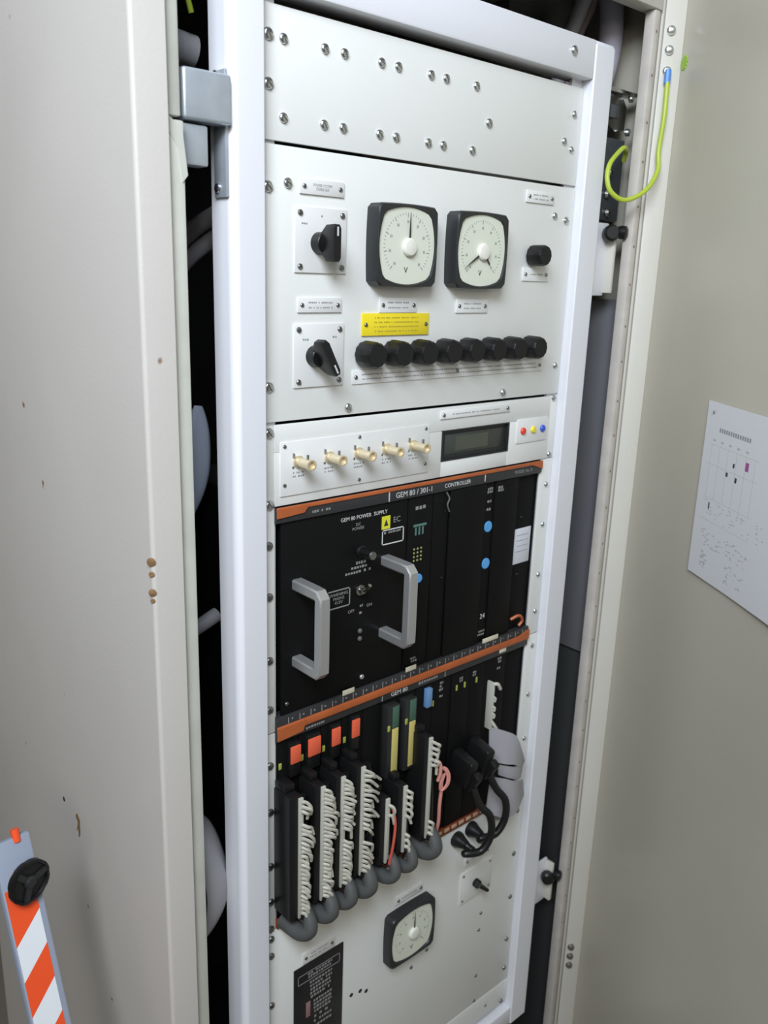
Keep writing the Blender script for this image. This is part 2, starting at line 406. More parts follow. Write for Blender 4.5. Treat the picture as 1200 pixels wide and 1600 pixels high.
fp('mounting_rail', M().box(-13, 8, 4, 8, -1304, 126), FRAME, (-2, 6, -1304)); fp('mounting_rail', M().box(453, 474, 4, 8, -1304, 126), FRAME, (463, 6, -1304))
screw(fr, 429, 151, -13, 11); screw(fr, 10, 151, -13, 11)
# hinge on the left upright
hg = fp('hinge', M().box(-53, -50, -9, 12, -53, 53, .8), HZINC, (-51, 0, 0), label='galvanised steel hinge')
build(M().box(-98, -50, -17, 3, 6, 47, 3, 3), 'knuckle', HZINC, hg); build(M().box(-100, -72, -12, 6, -30, 3.5, 2), 'knuckle', HZINC, hg)
for z in (43, -45): build(M().lathe((-53, 5, z-(0 if z < 0 else -6)), (-1, 0, 0), ((4.5, 0), (4, 2), (2, 3)), 14), 'rivet', ZINC, hg, (-53, 5, z))
# latch brackets on the right upright
for (z0, z1, zk) in ((-135, -38, -52), (-1143, -1060, -1088)):
    br = fp('latch_bracket', M().box(515, 562, 4, 9, z0, z1, 2), FRAME, (540, 6, (z0+z1)/2))
    build(M().box(559, 566, -8, 9, z0+4, z1-6, 1.5), 'bracket_lip', CREAM, br)
    b = M().lathe((551, -6, zk), (-.55, -.8, .1), ((9.5, -6), (11, -2), (11, 6), (8, 9)), 18)
    build(b, 'latch_knob', BLACKP, br, (551, -6, zk))
    build(M().lathe((566, -14, zk+2), (.3, -.95, 0), ((8, -5), (9, 0), (8.5, 6), (5, 8)), 18), 'latch_knob', BLACKP, br, (566, -14, zk))

# ------------------------------------------------------------------ blank top panel
bp = thing('cover_plate', 'plain white top rack panel dotted with rows of slotted screws', 'panel', (232, 0, 60))
build(M().box(-12, 473, 0, 3, 2, 117, 1), 'plate', PANEL, bp)
for x in (15, 63, 87, 135, 158, 205, 228, 276): screw(bp, x, 90, 0, 9.5)
for x in (15, 63, 87, 135, 158, 205, 228, 275): screw(bp, x, 23, 0, 9.5)
screw(bp, 300, 55, 0, 10); screw(bp, 441, 52, 0, 9)
for z in (91, 50): screw(bp, -2, z, 0, 11)
for z in (85, 44): screw(bp, 457, z, 0, 9)

# ------------------------------------------------------------------ meter panel
mp = thing('meter_panel', 'white control panel with two square voltmeters, switches and a row of black fuse caps', 'control panel', (232, 0, -133))
build(M().box(-12, 473, 0, 3, -265.5, -1, 1), 'plate', PANEL, mp)
for z in (-39, -229): screw(mp, -3, z, 0, 11)
screw(mp, 20, -34, 0, 10); screw(mp, 434, -37, 0, 9); screw(mp, 458, -41, 0, 10); screw(mp, 461, -227, 0, 9)
screw(mp, 100, -257, -1, 9); screw(mp, 356, -257, -1, 9)
nameplate(mp, 34, 89, -42.5, -28, lines='POWER SYSTEM\nSTABILISER', size=3.7)
nameplate(mp, 32, 88, -156, -141); nameplate(mp, 141, 197, -156.5, -140, rows=2); nameplate(mp, 261, 316, -157, -141, rows=2)
nameplate(mp, 375, 429, -24.5, -10.5); nameplate(mp, 378, 429, -118, -101.5, rows=1)
y_ = nameplate(mp, 117, 217, -181, -157, rows=4, m=YEL, ink=YINK); y_['label'] = 'yellow warning nameplate'
rotary(mp, 28, 93, -117, -54, 58, -88, 0, 18); rotary(mp, 27, 92, -232, -167, 53, -200, 152, 20)
dashes(mp, INK, 36, 44, (-70,), -2, 2); dashes(mp, INK, 60, 63, (-62,), -2, 2.2); dashes(mp, INK, 76, 82, (-70,), -2, 2); dashes(mp, INK, 38, 46, (-183,), -2, 2.4); dashes(mp, INK, 76, 82, (-181,), -2, 2.4)
meter(mp, 165, -86, 1., 90); meter(mp, 283, -86, 1., 212, -50)
fc = []
for i in range(8):
    x = 120.5+39.3*i
    o = build(M().lathe((x, 0, -200), (0, -1, 0), ((10, 0), (10, 3), (14.2, 3.2), (14.6, 6), (14.1, 23), (12.4, 26)), 36, 12, .05), 'fuse_cap', BLACKP, mp, (x, 0, -200)); fc.append(o)
build(M().lathe((393, 0, -87), (0, -1, 0), ((9, 0), (9, 3), (12.8, 3.2), (12.8, 21), (11.4, 24)), 36, 12, .05), 'fuse_cap', BLACKP, mp, (393, 0, -87))
st = build(M().box(105, 432, -1.5, 0, -232.5, -217.5, .4), 'label_strip', PLATE, mp, (268, 0, -225))
for x in (110, 269, 426): screw(st, x, -225, -1.5, 4.6, DZINC)
dashes(st, INK, 118, 420, (-222.5, -227.5), -1.5, 1.6)

# ------------------------------------------------------------------ connector panel
kp = thing('connector_panel', 'narrow white panel with five brass coaxial sockets and a small dark display', 'control panel', (232, 0, -311))
b = M().box(-12, 4, 0, 3, -355, -268.5, .8); b.box(457, 473, 0, 3, -355, -268.5, .8)
b.box(4, 457, -1.5, 3, -297.5, -268.5, 1.2).box(4, 249, -1.5, 3, -355, -297.5, .6).box(372, 457, -1.5, 3, -355, -297.5, .6).box(249, 372, -1.5, 3, -355, -334.5, .6)
build(b, 'plate', PANEL, kp)
for z in (-276, -352): screw(kp, -3, z, 0, 11)
for z in (-271, -350): screw(kp, 464, z, 0, 9)
sp = build(M().box(10, 225, -3, -1.5, -345, -287, .4), 'socket_plate', PLATE, kp, (118, -1, -316))
for x, z in ((15, -291.5), (15, -333), (116, -291), (117, -340), (219, -291), (220, -334)): screw(sp, x, z, -3, 4.2, DZINC)
for i in range(5):
    x = 32+41.5*i
    bn = build(M().lathe((x, -3, -309), (0, -1, 0), ((6.5, 0), (6.5, 2.5), (4.8, 3), (5.4, 21), (6, 21.5), (6, 25), (4.4, 25.2), (3.9, 22)), 20), 'coaxial_socket', BRASS, sp, (x, -3, -309))
    build(M().box(x-.9, x+.9, -22, -19.5, -304.5, -299, .3).box(x-6.8, x-5.4, -5.5, -3, -304.5, -299.5, .3), 'locking_pin', DZINC, bn)
    dashes(sp, INK, x-7, x+9, (-321, -325), -3, 2.2)
    build(M().lathe((x-6, -3, -315), (0, -1, 0), ((1.6, 0), (1.2, .6)), 8), 'rivet', DZINC, bn, (x-6, -3, -315))
nameplate(kp, 243, 370, -282.5, -272.5, rows=1, y=-1.5)
dp = build(M().box(249, 372, 2.5, 4, -334.5, -297.5), 'display', BEZ, kp, (310, 3, -316), label='small dark rectangular display')
build(M().box(257, 364, 1.8, 2.6, -328.5, -303.5, .3), 'screen', LCD, dp); build(M().box(276, 336, 1.4, 1.9, -325, -307), 'lcd_area', mat('lcd_olive', (.075, .08, .06), .3), dp)
b = M()
for (a, c, z0, z1) in ((248, 373, -298.5, -297), (248, 373, -335.5, -334), (248, 250, -335, -297), (371, 373, -335, -297)): b.box(a, c, -2.4, 3, z0, z1, .4)
build(b, 'display_bezel', BEZ, dp)
lp = build(M().box(388, 452, -3, -1.5, -327.5, -295, .4), 'indicator_plate', PLATE, kp, (420, -2, -311))
for x, m_ in ((400, RED), (421, YLED), (441, BLED)): build(M().lathe((x, -3, -311), (0, -1, 0), ((4.8, 0), (4.8, 1.5), (3.6, 3)), 20), 'indicator', m_, lp, (x, -3, -311), label=m_.name.replace('_', ' '))

# ------------------------------------------------------------------ sub-racks
def ears(t, z0, z1, sl, sr):
    build(M().box(-12, 4.5, 0, 3, z0, z1, .8), 'mounting_ear', PANEL, t, (-4, 0, (z0+z1)/2)); build(M().box(448, 473, 0, 3, z0, z1, .8), 'mounting_ear', PANEL, t, (460, 0, (z0+z1)/2))
    for z in sl: screw(t, -3.5, z, 0, 9.5, DZINC)
    for z in sr: screw(t, 463, z, 0, 8)
up = thing('upper_subrack', 'upper black card rack with orange-striped rail under the connector panel', 'card rack', (225, 0, -490))
ears(up, -620.5, -356, (-397, -455, -530, -590), (-393, -452, -528, -585))
build(M().box(4.5, 6.5, 4, 220, -620, -357), 'side_wall', BLACKM, up); build(M().box(446, 448, 4, 220, -620, -357), 'side_wall', BLACKM, up); build(M().box(6.5, 446, 218, 220, -620, -357), 'back_plate', DARK, up)
r1 = build(M().box(4.5, 448, -3, 14, -374, -357, 1), 'front_rail', mat('rail_black', (.03, .03, .032), .45), up, (225, 0, -365))
build(M().box(4.8, 447.8, -4.4, -2.8, -361, -356.4, .6).poly([(5, -4.7, -368), (5, -4.7, -358), (47, -4.7, -358), (40, -4.7, -366)], (0, 1.4, 0)).poly([(418, -4.7, -358), (447, -4.7, -358), (447, -4.7, -368)], (0, 1.4, 0)), 'stripe', ORANGE, r1)
b = M().box(163, 164.6, -3.3, -2.8, -373, -361); b.box(330, 331.4, -3.3, -2.8, -371, -362); build(b, 'division_mark', INKW, r1)
text('GEM 80 / 301-1', 9.6, 174, -367.5, -3.2, r1, INKW, 1., align='LEFT'); text('CONTROLLER', 7.4, 256, -367.2, -3.2, r1, INKW, 1.0, align='LEFT'); text('MODEL No. 8', 6.4, 390, -367, -3.2, r1, INKG, .95, align='LEFT')
dashes(r1, INKG, 50, 78, (-367.5,), -3, 3)
lo = thing('lower_subrack', 'lower black card rack full of wired cards between orange rails', 'card rack', (225, 0, -755))
ears(lo, -889.5, -622, (-661, -722, -796, -846, -885), (-640, -720, -795, -885))
build(M().box(4.5, 6.5, 4, 220, -888, -622), 'side_wall', BLACKM, lo); build(M().box(446, 448, 4, 220, -888, -622), 'side_wall', BLACKM, lo); build(M().box(6.5, 446, 218, 220, -885, -622), 'back_plate', DARK, lo)
r2 = build(M().box(4.5, 448, -3, 14, -634, -604, 1), 'front_rail', MATS['rail_black'], lo, (225, 0, -620))
build(M().box(4.8, 447.8, -5.2, -2.8, -623.5, -614, .8).poly([(5, -5.6, -631), (5, -5.6, -616), (44, -5.6, -616), (40, -5.6, -629)], (0, 2, 0)).poly([(400, -5.6, -620), (447, -5.6, -608), (447, -5.6, -622)], (0, 2, 0)), 'stripe', ORANGE, r2)
b = M()
for i in range(27): b.box(20+15.9*i, 21.1+15.9*i, -3.3, -2.8, -613.5, -606)
for x in (163, 275): b.box(x, x+1.4, -3.3, -2.8, -633, -624)
build(b, 'division_mark', INKG, r2)
for i in range(0, 27): dashes(r2, INKG, 24+15.9*i, 27+15.9*i, (-609,), -3, 2.6)
text('GEM 80', 8.8, 178, -628.6, -3.2, r2, INKW, 1., align='LEFT'); dashes(r2, INKG, 226, 262, (-628,), -3, 4); dashes(r2, INKG, 44, 72, (-629,), -3, 3)
for x, m_ in ((108, CRM), (211, CRM), (356, CRM)): build(M().box(x-9, x+9+(m_ is CRM and x > 300)*14, -4, -2.8, -604.5, -598, .4), 'slot_tag', m_, r2, (x, -4, -601))
build(M().box(385, 399, -4, -2.8, -630, -624, .4), 'slot_tag', CRM, r2, (392, -4, -627))
r3 = build(M().box(4.5, 448, -3, 14, -889, -878, 1), 'bottom_rail', mat('rust_rail', (.26, .055, .02), .55, vary=.4, vscale=40), lo, (225, 0, -884))
b = M()
for i in range(14): b.box(232+15*i, 242+15*i, -4.2, -2.8, -884, -878.5, .5)
build(b, 'rail_tag', mat('tan_tag', (.50, .34, .22), .5), r3)

# ------------------------------------------------------------------ plug-in modules, upper rack
def module(name, label, x0, x1, z0=-603, z1=-375, y=0, cat='module', group=None, m=None):
    t = thing(name, label, cat, ((x0+x1)/2, 100, (z0+z1)/2), group)
    build(M().box(x0, x1, y, y+3, z0, z1, .6).box(x0+2, x1-2, y+3, 200, z0+8, z1-8), 'front_plate', m or BLACKM, t, ((x0+x1)/2, y, (z0+z1)/2))
    return t
psu = module('power_supply_module', 'wide black power supply module with two grey bar handles', 12.5, 197, cat='power supply')
for x, z0, z1 in ((34, -547, -441), (163.5, -546, -439)):
    b = M(); L = []
    path = [(x, 0, z1-7), (x, -34, z1-7), (x, -41.5, z1-7), (x, -46, z1-11.5), (x, -46, z1-20), (x, -46, z0+20), (x, -46, z0+11.5), (x, -41.5, z0+7), (x, -34, z0+7), (x, 0, z0+7)]
    P = [Vector(p) for p in path]
    for i, p in enumerate(P):
        d = (P[min(i+1, len(P)-1)]-P[max(i-1, 0)]).normalized(); u = Vector((1, 0, 0)); v = d.cross(u)
        L.append([p+u*a*6.8+v*c*6.2 for a, c in ((1, .7), (.8, 1), (-.8, 1), (-1, .7), (-1, -.7), (-.8, -1), (.8, -1), (1, -.7))])
    b.loops(L); build(b, 'handle', ALU, psu, (x, 0, (z0+z1)/2), label='grey rectangular bar handle')
text('GEM 80 POWER  SUPPLY', 6.6, 129, -385.5, -.2, psu, INKW, .98); text('DC\nPOWER', 5.2, 120, -396.5, -.2, psu, INKG)
q = build(M().box(156, 169, -.6, 0, -407, -391), 'warning_sticker', mat('sticker_yellow', (.72, .70, .03), .5), psu, (162, 0, -399), label='small yellow warning sticker')
build(M().poly([(159, -.8, -403), (166, -.8, -403), (162.5, -.8, -395)], (0, .2, 0)), 'warning_triangle', INKB, q)
text('EC', 10, 180, -398, -.2, psu, INKG)
def outline(p, x0, x1, z0, z1, m, w_=1., y=0):
    b = M().box(x0, x1, y-.25, y, z0, z0+w_).box(x0, x1, y-.25, y, z1-w_, z1).box(x0, x0+w_, y-.25, y, z0, z1).box(x1-w_, x1, y-.25, y, z0, z1); return build(b, 'printed_frame', m, p)
outline(psu, 157, 192, -427, -408, INKW, 1.4); dashes(psu, INKG, 160, 188, (-412,), -.1, 3)
outline(psu, 76, 110, -491, -468, INKG, 1.5); text('WARNING\nMAINS\n415V', 5.4, 93, -479, -.2, psu, INKG, 1.05)
fh = build(M().lathe((124, 0, -427), (0, -1, 0), ((7, 0), (7, 3), (5.6, 4), (5.4, 22)), 20), 'fuse_holder', BLACKP, psu, (124, 0, -427)); build(M().lathe((124, -22, -427), (0, -1, 0), ((5.2, 0), (4.6, 1.6)), 18), 'fuse_cap', DZINC, fh)
dashes(psu, INKG, 116, 134, (-441,), -.1, 4); dashes(psu, INKG, 110, 138, (-446.5,), -.1, 3.4); dashes(psu, INKG, 102, 142, (-452,), -.1, 3.4)
tg = build(M().lathe((124, 0, -475), (0, -1, 0), ((6.5, 0), (6.5, 2.5), (4, 3), (3.6, 8)), 16), 'toggle_switch', CHROME, psu, (124, 0, -475)); build(M().tube([(124, -7, -475), (124, -14, -470), (124, -19, -464)], 1.6, 8, 3, 2.4), 'lever', CHROME, tg)
text('OFF', 5.6, 112, -500, -.2, psu, INKG); text('ON', 5.6, 140, -498, -.2, psu, INKG); dashes(psu, INKG, 124, 130, (-496, -505), -.1, 3.4)
for z in (-528, -538): build(M().lathe((126, 0, z), (0, -1, 0), ((3, 0), (3, 1.5), (1.8, 2.4)), 14), 'test_point', mat('test_grey', (.12, .13, .12), .4), psu, (126, 0, z))
screw(psu, 131, -590, 0, 6.5, ALU); screw(psu, 20, -590, 0, 5, DZINC)
a1 = module('indicator_card', 'slim black card with green and yellow print right of the power supply', 199, 240, cat='circuit card')
dashes(a1, INKG, 210, 228, (-389,), -.1, 5); b = M()
for x in (211, 217, 223): b.box(x, x+2.5, -.4, 0, -424, -414)
b.box(208, 230, -.4, 0, -413, -410); build(b, 'green_print', mat('dim_green', (.10, .20, .17), .5), a1)
b = M()
for i in range(3):
    for j in range(4): b.lathe((211+6*i, 0, -442-5*j), (0, -1, 0), ((1.6, 0), (1, .8)), 8)
build(b, 'yellow_lamp', mat('dim_yellow', (.28, .28, .10), .4), a1)
build(M().lathe((221, 0, -482), (0, -1, 0), ((6, 0), (5.4, .8)), 18), 'blue_disc', BLUE, a1, (221, 0, -482)); dashes(a1, INKG, 212, 226, (-590, -594), -.1, 3)
a2 = module('blank_card', 'plain black blank card left of the wide centre card', 241.5, 268, cat='circuit card'); screw(a2, 262, -400, 0, 4, BLACKP); screw(a2, 262, -490, 0, 4, BLACKP)
b = M().tube([(262, -1, -376), (266, -3, -384), (263, -3, -392), (268, -2, -402)], 1.1, 6, 4); build(b, 'pull_cord', mat('dim_cord', (.12, .12, .12), .6), a2)
a3 = module('blank_card', 'widest plain black card in the upper rack', 270, 337, cat='circuit card', y=-1.5)
a4 = module('processor_card', 'narrow black card carrying two round blue discs', 338, 355.5, cat='circuit card', y=1)
for z in (-436, -488): build(M().lathe((347, 1, z), (0, -1, 0), ((7.6, 0), (7.6, .6), (7, 1.1)), 26), 'blue_disc', BLUE, a4, (347, 1, z))
for z in (-384, -388, -401, -412): dashes(a4, INKG, 341, 352, (z,), 1, 4)
text('24', 10, 347.5, -565, .8, a4, INKW); dashes(a4, INKG, 340, 354, (-587, -592), 1, 3)
a5 = module('blank_card', 'plain black card beside the blue-disc card', 356.5, 403, cat='circuit card', y=-.5); dashes(a5, INKG, 360, 372, (-384, -388), -.6, 4)
a6 = module('filler_module', 'black end module with a white paper sticker, at the right edge of the upper rack', 404.5, 446, cat='module', y=5)
s_ = build(M().box(408, 443, 4, 5, -504, -452, 2.2), 'sticker', WSTICK, a6, (425, 5, -478), label='white rounded paper sticker'); dashes(s_, INKG, 413, 438, (-462, -470, -478, -486), 4, 1.4)
b = M().tube([(408, 0, -585), (420, -5, -580), (430, -4, -590), (425, -2, -598)], 2.2, 6, 4); build(b, 'pull_cord', ORANGE, a6)
screw(a6, 420, -436, 5, 5, BLACKP); screw(a6, 420, -520, 5, 5, BLACKP)

# ------------------------------------------------------------------ lower rack cards
def lowcard(i, x0, x1, tab, label):
    t = thing('terminal_card', label, 'circuit card', ((x0+x1)/2, 100, -755))
    build(M().box(x0, x1, 0, 3, -876, -636, .6).box(x0+2, x1-2, 3, 190, -870, -645), 'front_plate', BLACKM, t, ((x0+x1)/2, 0, -755))
    build(M().box(tab[0], tab[1], -7, 0, tab[3]-18, tab[2]+4, 1), 'ejector', BLACKP, t, (tab[0], -3, tab[2]))
    build(M().box(tab[0]+.5, tab[1]-.5, -9, -6.5, tab[3], tab[2], .8), 'orange_tab', ORTAB, t, ((tab[0]+tab[1])/2, -8, (tab[2]+tab[3])/2))
    build(M().box(x0+1.5, x0+5.5, -1.4, 0, -671, -663, .5), 'number_tag', mat('tag_green_yellow', (.40, .44, .08), .5), t, (x0+3, 0, -667))
    return t
NAMES = ('leftmost of the four orange-tabbed wired cards', 'second orange-tabbed card from the left, with the widest tab', 'third orange-tabbed wired card from the left', 'rightmost of the four orange-tabbed wired cards')
for i, (x0, x1, tb) in enumerate(((7, 37, (20, 35, -643, -665)), (38, 69, (45, 64, -642, -665)), (70, 101, (80, 94, -641, -664)), (102, 134, (111, 124, -640, -664)))):
    lowcard(i, x0, x1, tb, NAMES[i])
dk = module('blank_card', 'black card between the orange-tabbed and yellow-striped cards', 135, 164, -876, -636, cat='circuit card')
for i, (x0, lab) in enumerate(((165, 'left of the two yellow-and-green striped cards'), (195, 'right of the two yellow-and-green striped cards'))):
    t = thing('striped_card', lab, 'circuit card', (x0+14, 100, -755))
    build(M().box(x0, x0+29, 0, 3, -876, -636, .6).box(x0+2, x0+27, 3, 190, -870, -645), 'front_plate', BLACKM, t, (x0+14, 0, -755))
    build(M().box(x0+2, x0+22, -12, 0, -742, -640, 1), 'cover', mat('cover_black', (.022, .022, .022), .4), t, (x0+12, -6, -690))
    build(M().box(x0+9, x0+19.5, -13, -12, -737, -672, .3), 'yellow_strip', CYEL, t, (x0+14, -12, -705)); build(M().box(x0+9, x0+19.5, -13, -12, -671, -641, .3), 'green_strip', CGRN, t, (x0+14, -12, -656))
    build(M().box(x0+1, x0+5, -13.4, -12, -673, -665, .5), 'number_tag', MATS['tag_green_yellow'], t, (x0+3, -12, -669))
bc = thing('blue_tab_card', 'black card with a light blue ejector tab', 'circuit card', (239, 100, -755))
build(M().box(225.5, 256, 0, 3, -876, -636, .6).box(227.5, 254, 3, 190, -870, -645), 'front_plate', BLACKM, bc, (240, 0, -755)); build(M().box(240, 250, -7, 0, -667, -640, 1), 'blue_tab', mat('tab_blue', (.14, .28, .50), .45), bc, (245, -3, -653)); build(M().box(257, 259, -1, 0, -672, -664), 'number_tag', MATS['tag_green_yellow'], bc, (258, 0, -668))
g1 = module('blank_card', 'plain black card left of the two plugged cards', 257, 291, -876, -636, cat='circuit card'); dashes(g1, INKG, 268, 276, (-642, -647, -652, -662), -.1, 4)
g2 = module('plug_card', 'left of the two black cards with black plugs', 292, 327, -876, -636, cat='circuit card', y=-1.5); g3 = module('plug_card', 'right of the two black cards with black plugs', 328, 357, -876, -636, cat='circuit card', y=-1.5)
for g, x in ((g2, 300), (g2, 316), (g3, 340)): build(M().box(x, x+2.5, -2.6, -1.4, -662, -654), 'number_tag', MATS['tag_green_yellow'], g, (x, -2, -658))
dashes(g2, INKG, 306, 313, (-646, -650), -1.6, 3.5); dashes(g3, INKG, 333, 340, (-645, -649), -1.6, 3.5)
g4 = module('ribbon_card', 'black card with a cream terminal strip and the grey ribbon cable', 358, 404, -876, -636, cat='circuit card'); dashes(g4, INKG, 386, 394, (-640, -645, -655), -.1, 4)
b = M().box(367, 371, -12, 0, -742, -668, .8); b.tube([(369, -11, -670), (373, -15, -670), (379, -15, -679)], 2.6, 8, 4); b.tube([(369, -11, -729), (373, -14, -736), (378, -15, -744)], 2.6, 8, 4)
for z in (-690, -705, -716): b.tube([(369, -11, z), (372, -13, z-3), (372, -12, z-8)], 2, 6, 3)
build(b, 'terminal_strip', STRIPW, g4, (369, -6, -705))
g5 = module('filler_module', 'plain recessed black end plate at the right of the lower rack', 405, 446, -876, -636, cat='module', y=5)

# ------------------------------------------------------------------ terminal blocks with their wire looms
def loom(x, w_, zt, zb, n, label, boot=10., sx=9., gap=None, spread=1.):
    """black terminal block, pale strip on its front edge, short white wires turning down into a grey sheath"""
    t = thing('wire_loom', label, 'wiring loom', (x+w_/2, -15, (zt+zb)/2), 'white wire looms hanging from the terminal blocks')
    build(M().box(x, x+w_, -34, -1, zb, zt, 1.5).box(x+1, x+w_-1, -22, -1, zt, zt+10, 2), 'terminal_block', BLACKP, t, (x+w_/2, -15, (zt+zb)/2))
    xs = x+w_; H = zt-zb
    build(M().box(xs-6, xs, -37, -34, zb+2, zt-2, .5), 'terminal_strip', STRIPW, t, (xs-2, -35, (zt+zb)/2))
    for k in range(n):
        f = (k+.5)/n; z = zt-3-f*(H-10)
        if gap and gap[0] < f < gap[1]: continue
        bul = .55+.45*math.sin(math.pi*min(1, f*1.7+.1)); rr = random.random
        L = sx*bul*(.75+.5*rr())
        L *= .7+.5*rr(); p = [(xs-3, -37.5, z), (xs+L*.25, -39.5-3*rr(), z-1.5-2*rr()), (xs+L*.75, -39-5*rr(), z-5-4*rr()), (xs+L+rr()*2.5*spread-1.2, -36-5*rr(), z-12-7*rr())]
        build(M().tube(p, 2.3, 6, 3, 1.9), 'wire', WIREW, t, tuple(p[0]))
        if k % 3 == 0:
            p = [(xs+L*.7, -36, z-5), (xs+L*.95, -33, z-13), (xs+L*.6, -31, z-24)]
            build(M().tube(p, 1.6, 6, 3), 'wire', BLACKC, t, tuple(p[0]), label='thin black wire')
    build(M().tube([(xs+sx*.9, -22, zt-10), (xs+sx, -26, (zt+zb)/2), (xs+sx*.8, -30, zb+10), (xs+4, -32, zb-4)], 4.6, 8, 5, 6), 'wire_bundle', BLACKC, t, (xs, -26, zb))
    r = boot; bx_ = xs+5
    build(M().tube([(bx_+1, -33, zb+8), (bx_+1, -42, zb-2), (bx_-1, -45, zb-14), (bx_-6, -33, zb-22), (bx_-9, -4, zb-22)], r*.72, 14, 5, r*1.05), 'cable_sheath', GREY, t, (bx_, -30, zb-10))
    build(M().lathe((bx_, -34, zb+6), (0, -.3, -1), ((r*.78, 0), (r*.85, 1), (r*.85, 7), (r*.78, 8)), 14), 'tie_band', BLACKC, t, (bx_, -34, zb+6))
    return t
loom(1, 17, -690, -856, 26, 'leftmost white wire loom, beside the rack upright', 10.5, 10, gap=(.13, .2))
loom(36, 14, -688, -848, 27, 'second white wire loom from the left, bulging at its top', 11, 13)
loom(67, 13, -687, -845, 25, 'third white wire loom from the left, with a break in its middle', 10.5, 13, gap=(.48, .58))
loom(98, 13, -686, -843, 22, 'fourth white wire loom from the left, its wires spreading near the bottom', 12, 15, gap=(.58, .68), spread=4)
loom(139, 14, -748, -846, 6, 'short loom with a red wire under the left yellow-striped card', 9.5, 4, gap=(.3, 1))
loom(169, 14, -742, -844, 10, 'short loom with few white wires under the right yellow-striped card', 9.5, 5, gap=(.5, .75))
loom(212, 13, -688, -842, 17, 'tall thin loom under the blue tab, wires only at its top and foot', 12, 8, gap=(.28, .84))
b = M().tube([(156, -37, -762), (158, -42, -785), (155, -43, -815), (152, -40, -845)], 1.8, 8, 5); solo(build(b, 'red_wire', REDW, None, (156, -40, -800)), 'single red wire running down beside the short looms', 'wire')
b = M()
for dx in (0, 3.2): b.tube([(240+dx, -30, -748), (247+dx, -36, -745), (252+dx, -40, -755), (250+dx, -41, -768), (243+dx, -38, -776), (241+dx, -38, -764), (246+dx, -38, -752)], 1.7, 8, 5)
b.tube([(246, -36, -775), (244, -36, -800), (246, -34, -826), (247, -30, -845)], 2.4, 8, 5)
solo(build(b, 'pink_wire_coil', PINKW, None, (246, -36, -790)), 'small coil of pink wires hanging left of the black plugs', 'wire')
b = M().tube([(233, -37, -727), (236, -41, -732), (237, -41, -745), (236, -38, -758)], 2.4, 8, 4)
solo(build(b, 'red_sleeved_wire', mat('pale_red_sleeve', (.66, .30, .24), .5), None, (235, -38, -740)), 'short wire with pale red sleeve at the tall thin loom', 'wire')
# black plugs and looping cables
for i, (x, z, pts, lab) in enumerate((
        (304, -775, [(307, -30, -806), (312, -48, -822), (322, -60, -838), (322, -64, -866), (308, -60, -888), (288, -48, -890), (275, -30, -878), (322, -6, -909)], 'left black plug with its thick black cable looping to the panel'),
        (337, -768, [(341, -30, -800), (348, -46, -812), (358, -56, -830), (358, -58, -858), (344, -54, -880), (322, -44, -884), (310, -30, -874), (352, -6, -905)], 'right black plug with its thick black cable looping to the panel'))):
    t = thing('plug_cable', lab, 'cable', (x, -20, z), 'black plugs and looping cables')
    build(M().obox((x, -20, z), (1, 0, 0), (0, 1, .25), (0, -.25, 1), 9, 20, 22, 5), 'plug', BLACKP, t, (x, -20, z))
    build(M().obox((x+4, -38, z-14), (1, 0, 0), (0, 1, .6), (0, -.6, 1), 7, 7, 17, 4), 'strain_relief', BLACKP, t, (x, -38, z-14))
    sock = pts.pop(); sx_, sz_ = sock[0], sock[2]
    pts = [(x+4, -36, z-22)]+pts[1:-1]+[(sx_+2, -34, sz_+(-4)), (sx_, -20, sz_)]
    build(M().tube(pts, 5.4, 12, 6), 'cable', BLACKC, t, (x, -40, z-60))
    build(M().lathe((sx_, 0, sz_), (0, -1, 0), ((12, 0), (12, 4), (9.5, 10), (6, 22)), 24), 'socket_gland', BLACKP, t, (sx_, 0, sz_))
    for zc in (z+16,): build(M().box(x-7, x-5.5, -41, -38, zc-6, zc+2, .3), 'glint_clip', CHROME, t, (x-6, -40, zc))
# grey ribbon cable: a wide flat band folded over itself
rb = thing('ribbon_cable', 'wide grey ribbon cable folded over the right edge of the lower rack', 'cable', (400, -25, -810))
def band(name, A, B, th=1.6):
    b = M(); n = len(A)
    L = [[Vector(A[i]), Vector(B[i]), Vector(B[i])+Vector((0, th, 0)), Vector(A[i])+Vector((0, th, 0))] for i in range(n)]
    b.loops(L); return build(b, name, RIB, rb, tuple(A[0]))
def smooth(A, k=5):
    P = [Vector(p) for p in A]; E = [P[0]*2-P[1]]+P+[P[-1]*2-P[-2]]; Q = []
    for i in range(1, len(E)-2):
        for j in range(k):
            t = j/k; a, b, c, d = E[i-1:i+3]; Q.append(.5*((2*b)+(c-a)*t+(2*a-5*b+4*c-d)*t*t+(3*b-a-3*c+d)*t**3))
    return Q+[P[-1]]
def fold(A, B): return band('ribbon_fold', smooth(A), smooth(B))
fold([(368, -10, -738), (384, -27, -743), (402, -33, -755), (420, -31, -785), (437, -25, -812)], [(370, -12, -792), (384, -27, -796), (400, -34, -800), (418, -32, -808), (437, -24, -817)])
fold([(382, -20, -800), (400, -29, -806), (420, -29, -814), (436, -23, -818)], [(384, -20, -818), (400, -28, -826), (418, -29, -834), (432, -24, -838)])
fold([(364, -22, -812), (384, -33, -818), (404, -37, -828), (428, -31, -837)], [(364, -18, -874), (386, -33, -884), (410, -37, -884), (441, -26, -872)])
fold([(441, -25, -872), (424, -30, -886), (404, -24, -898), (392, -12, -904)], [(430, -16, -872), (416, -16, -880), (398, -14, -886), (386, -8, -888)])
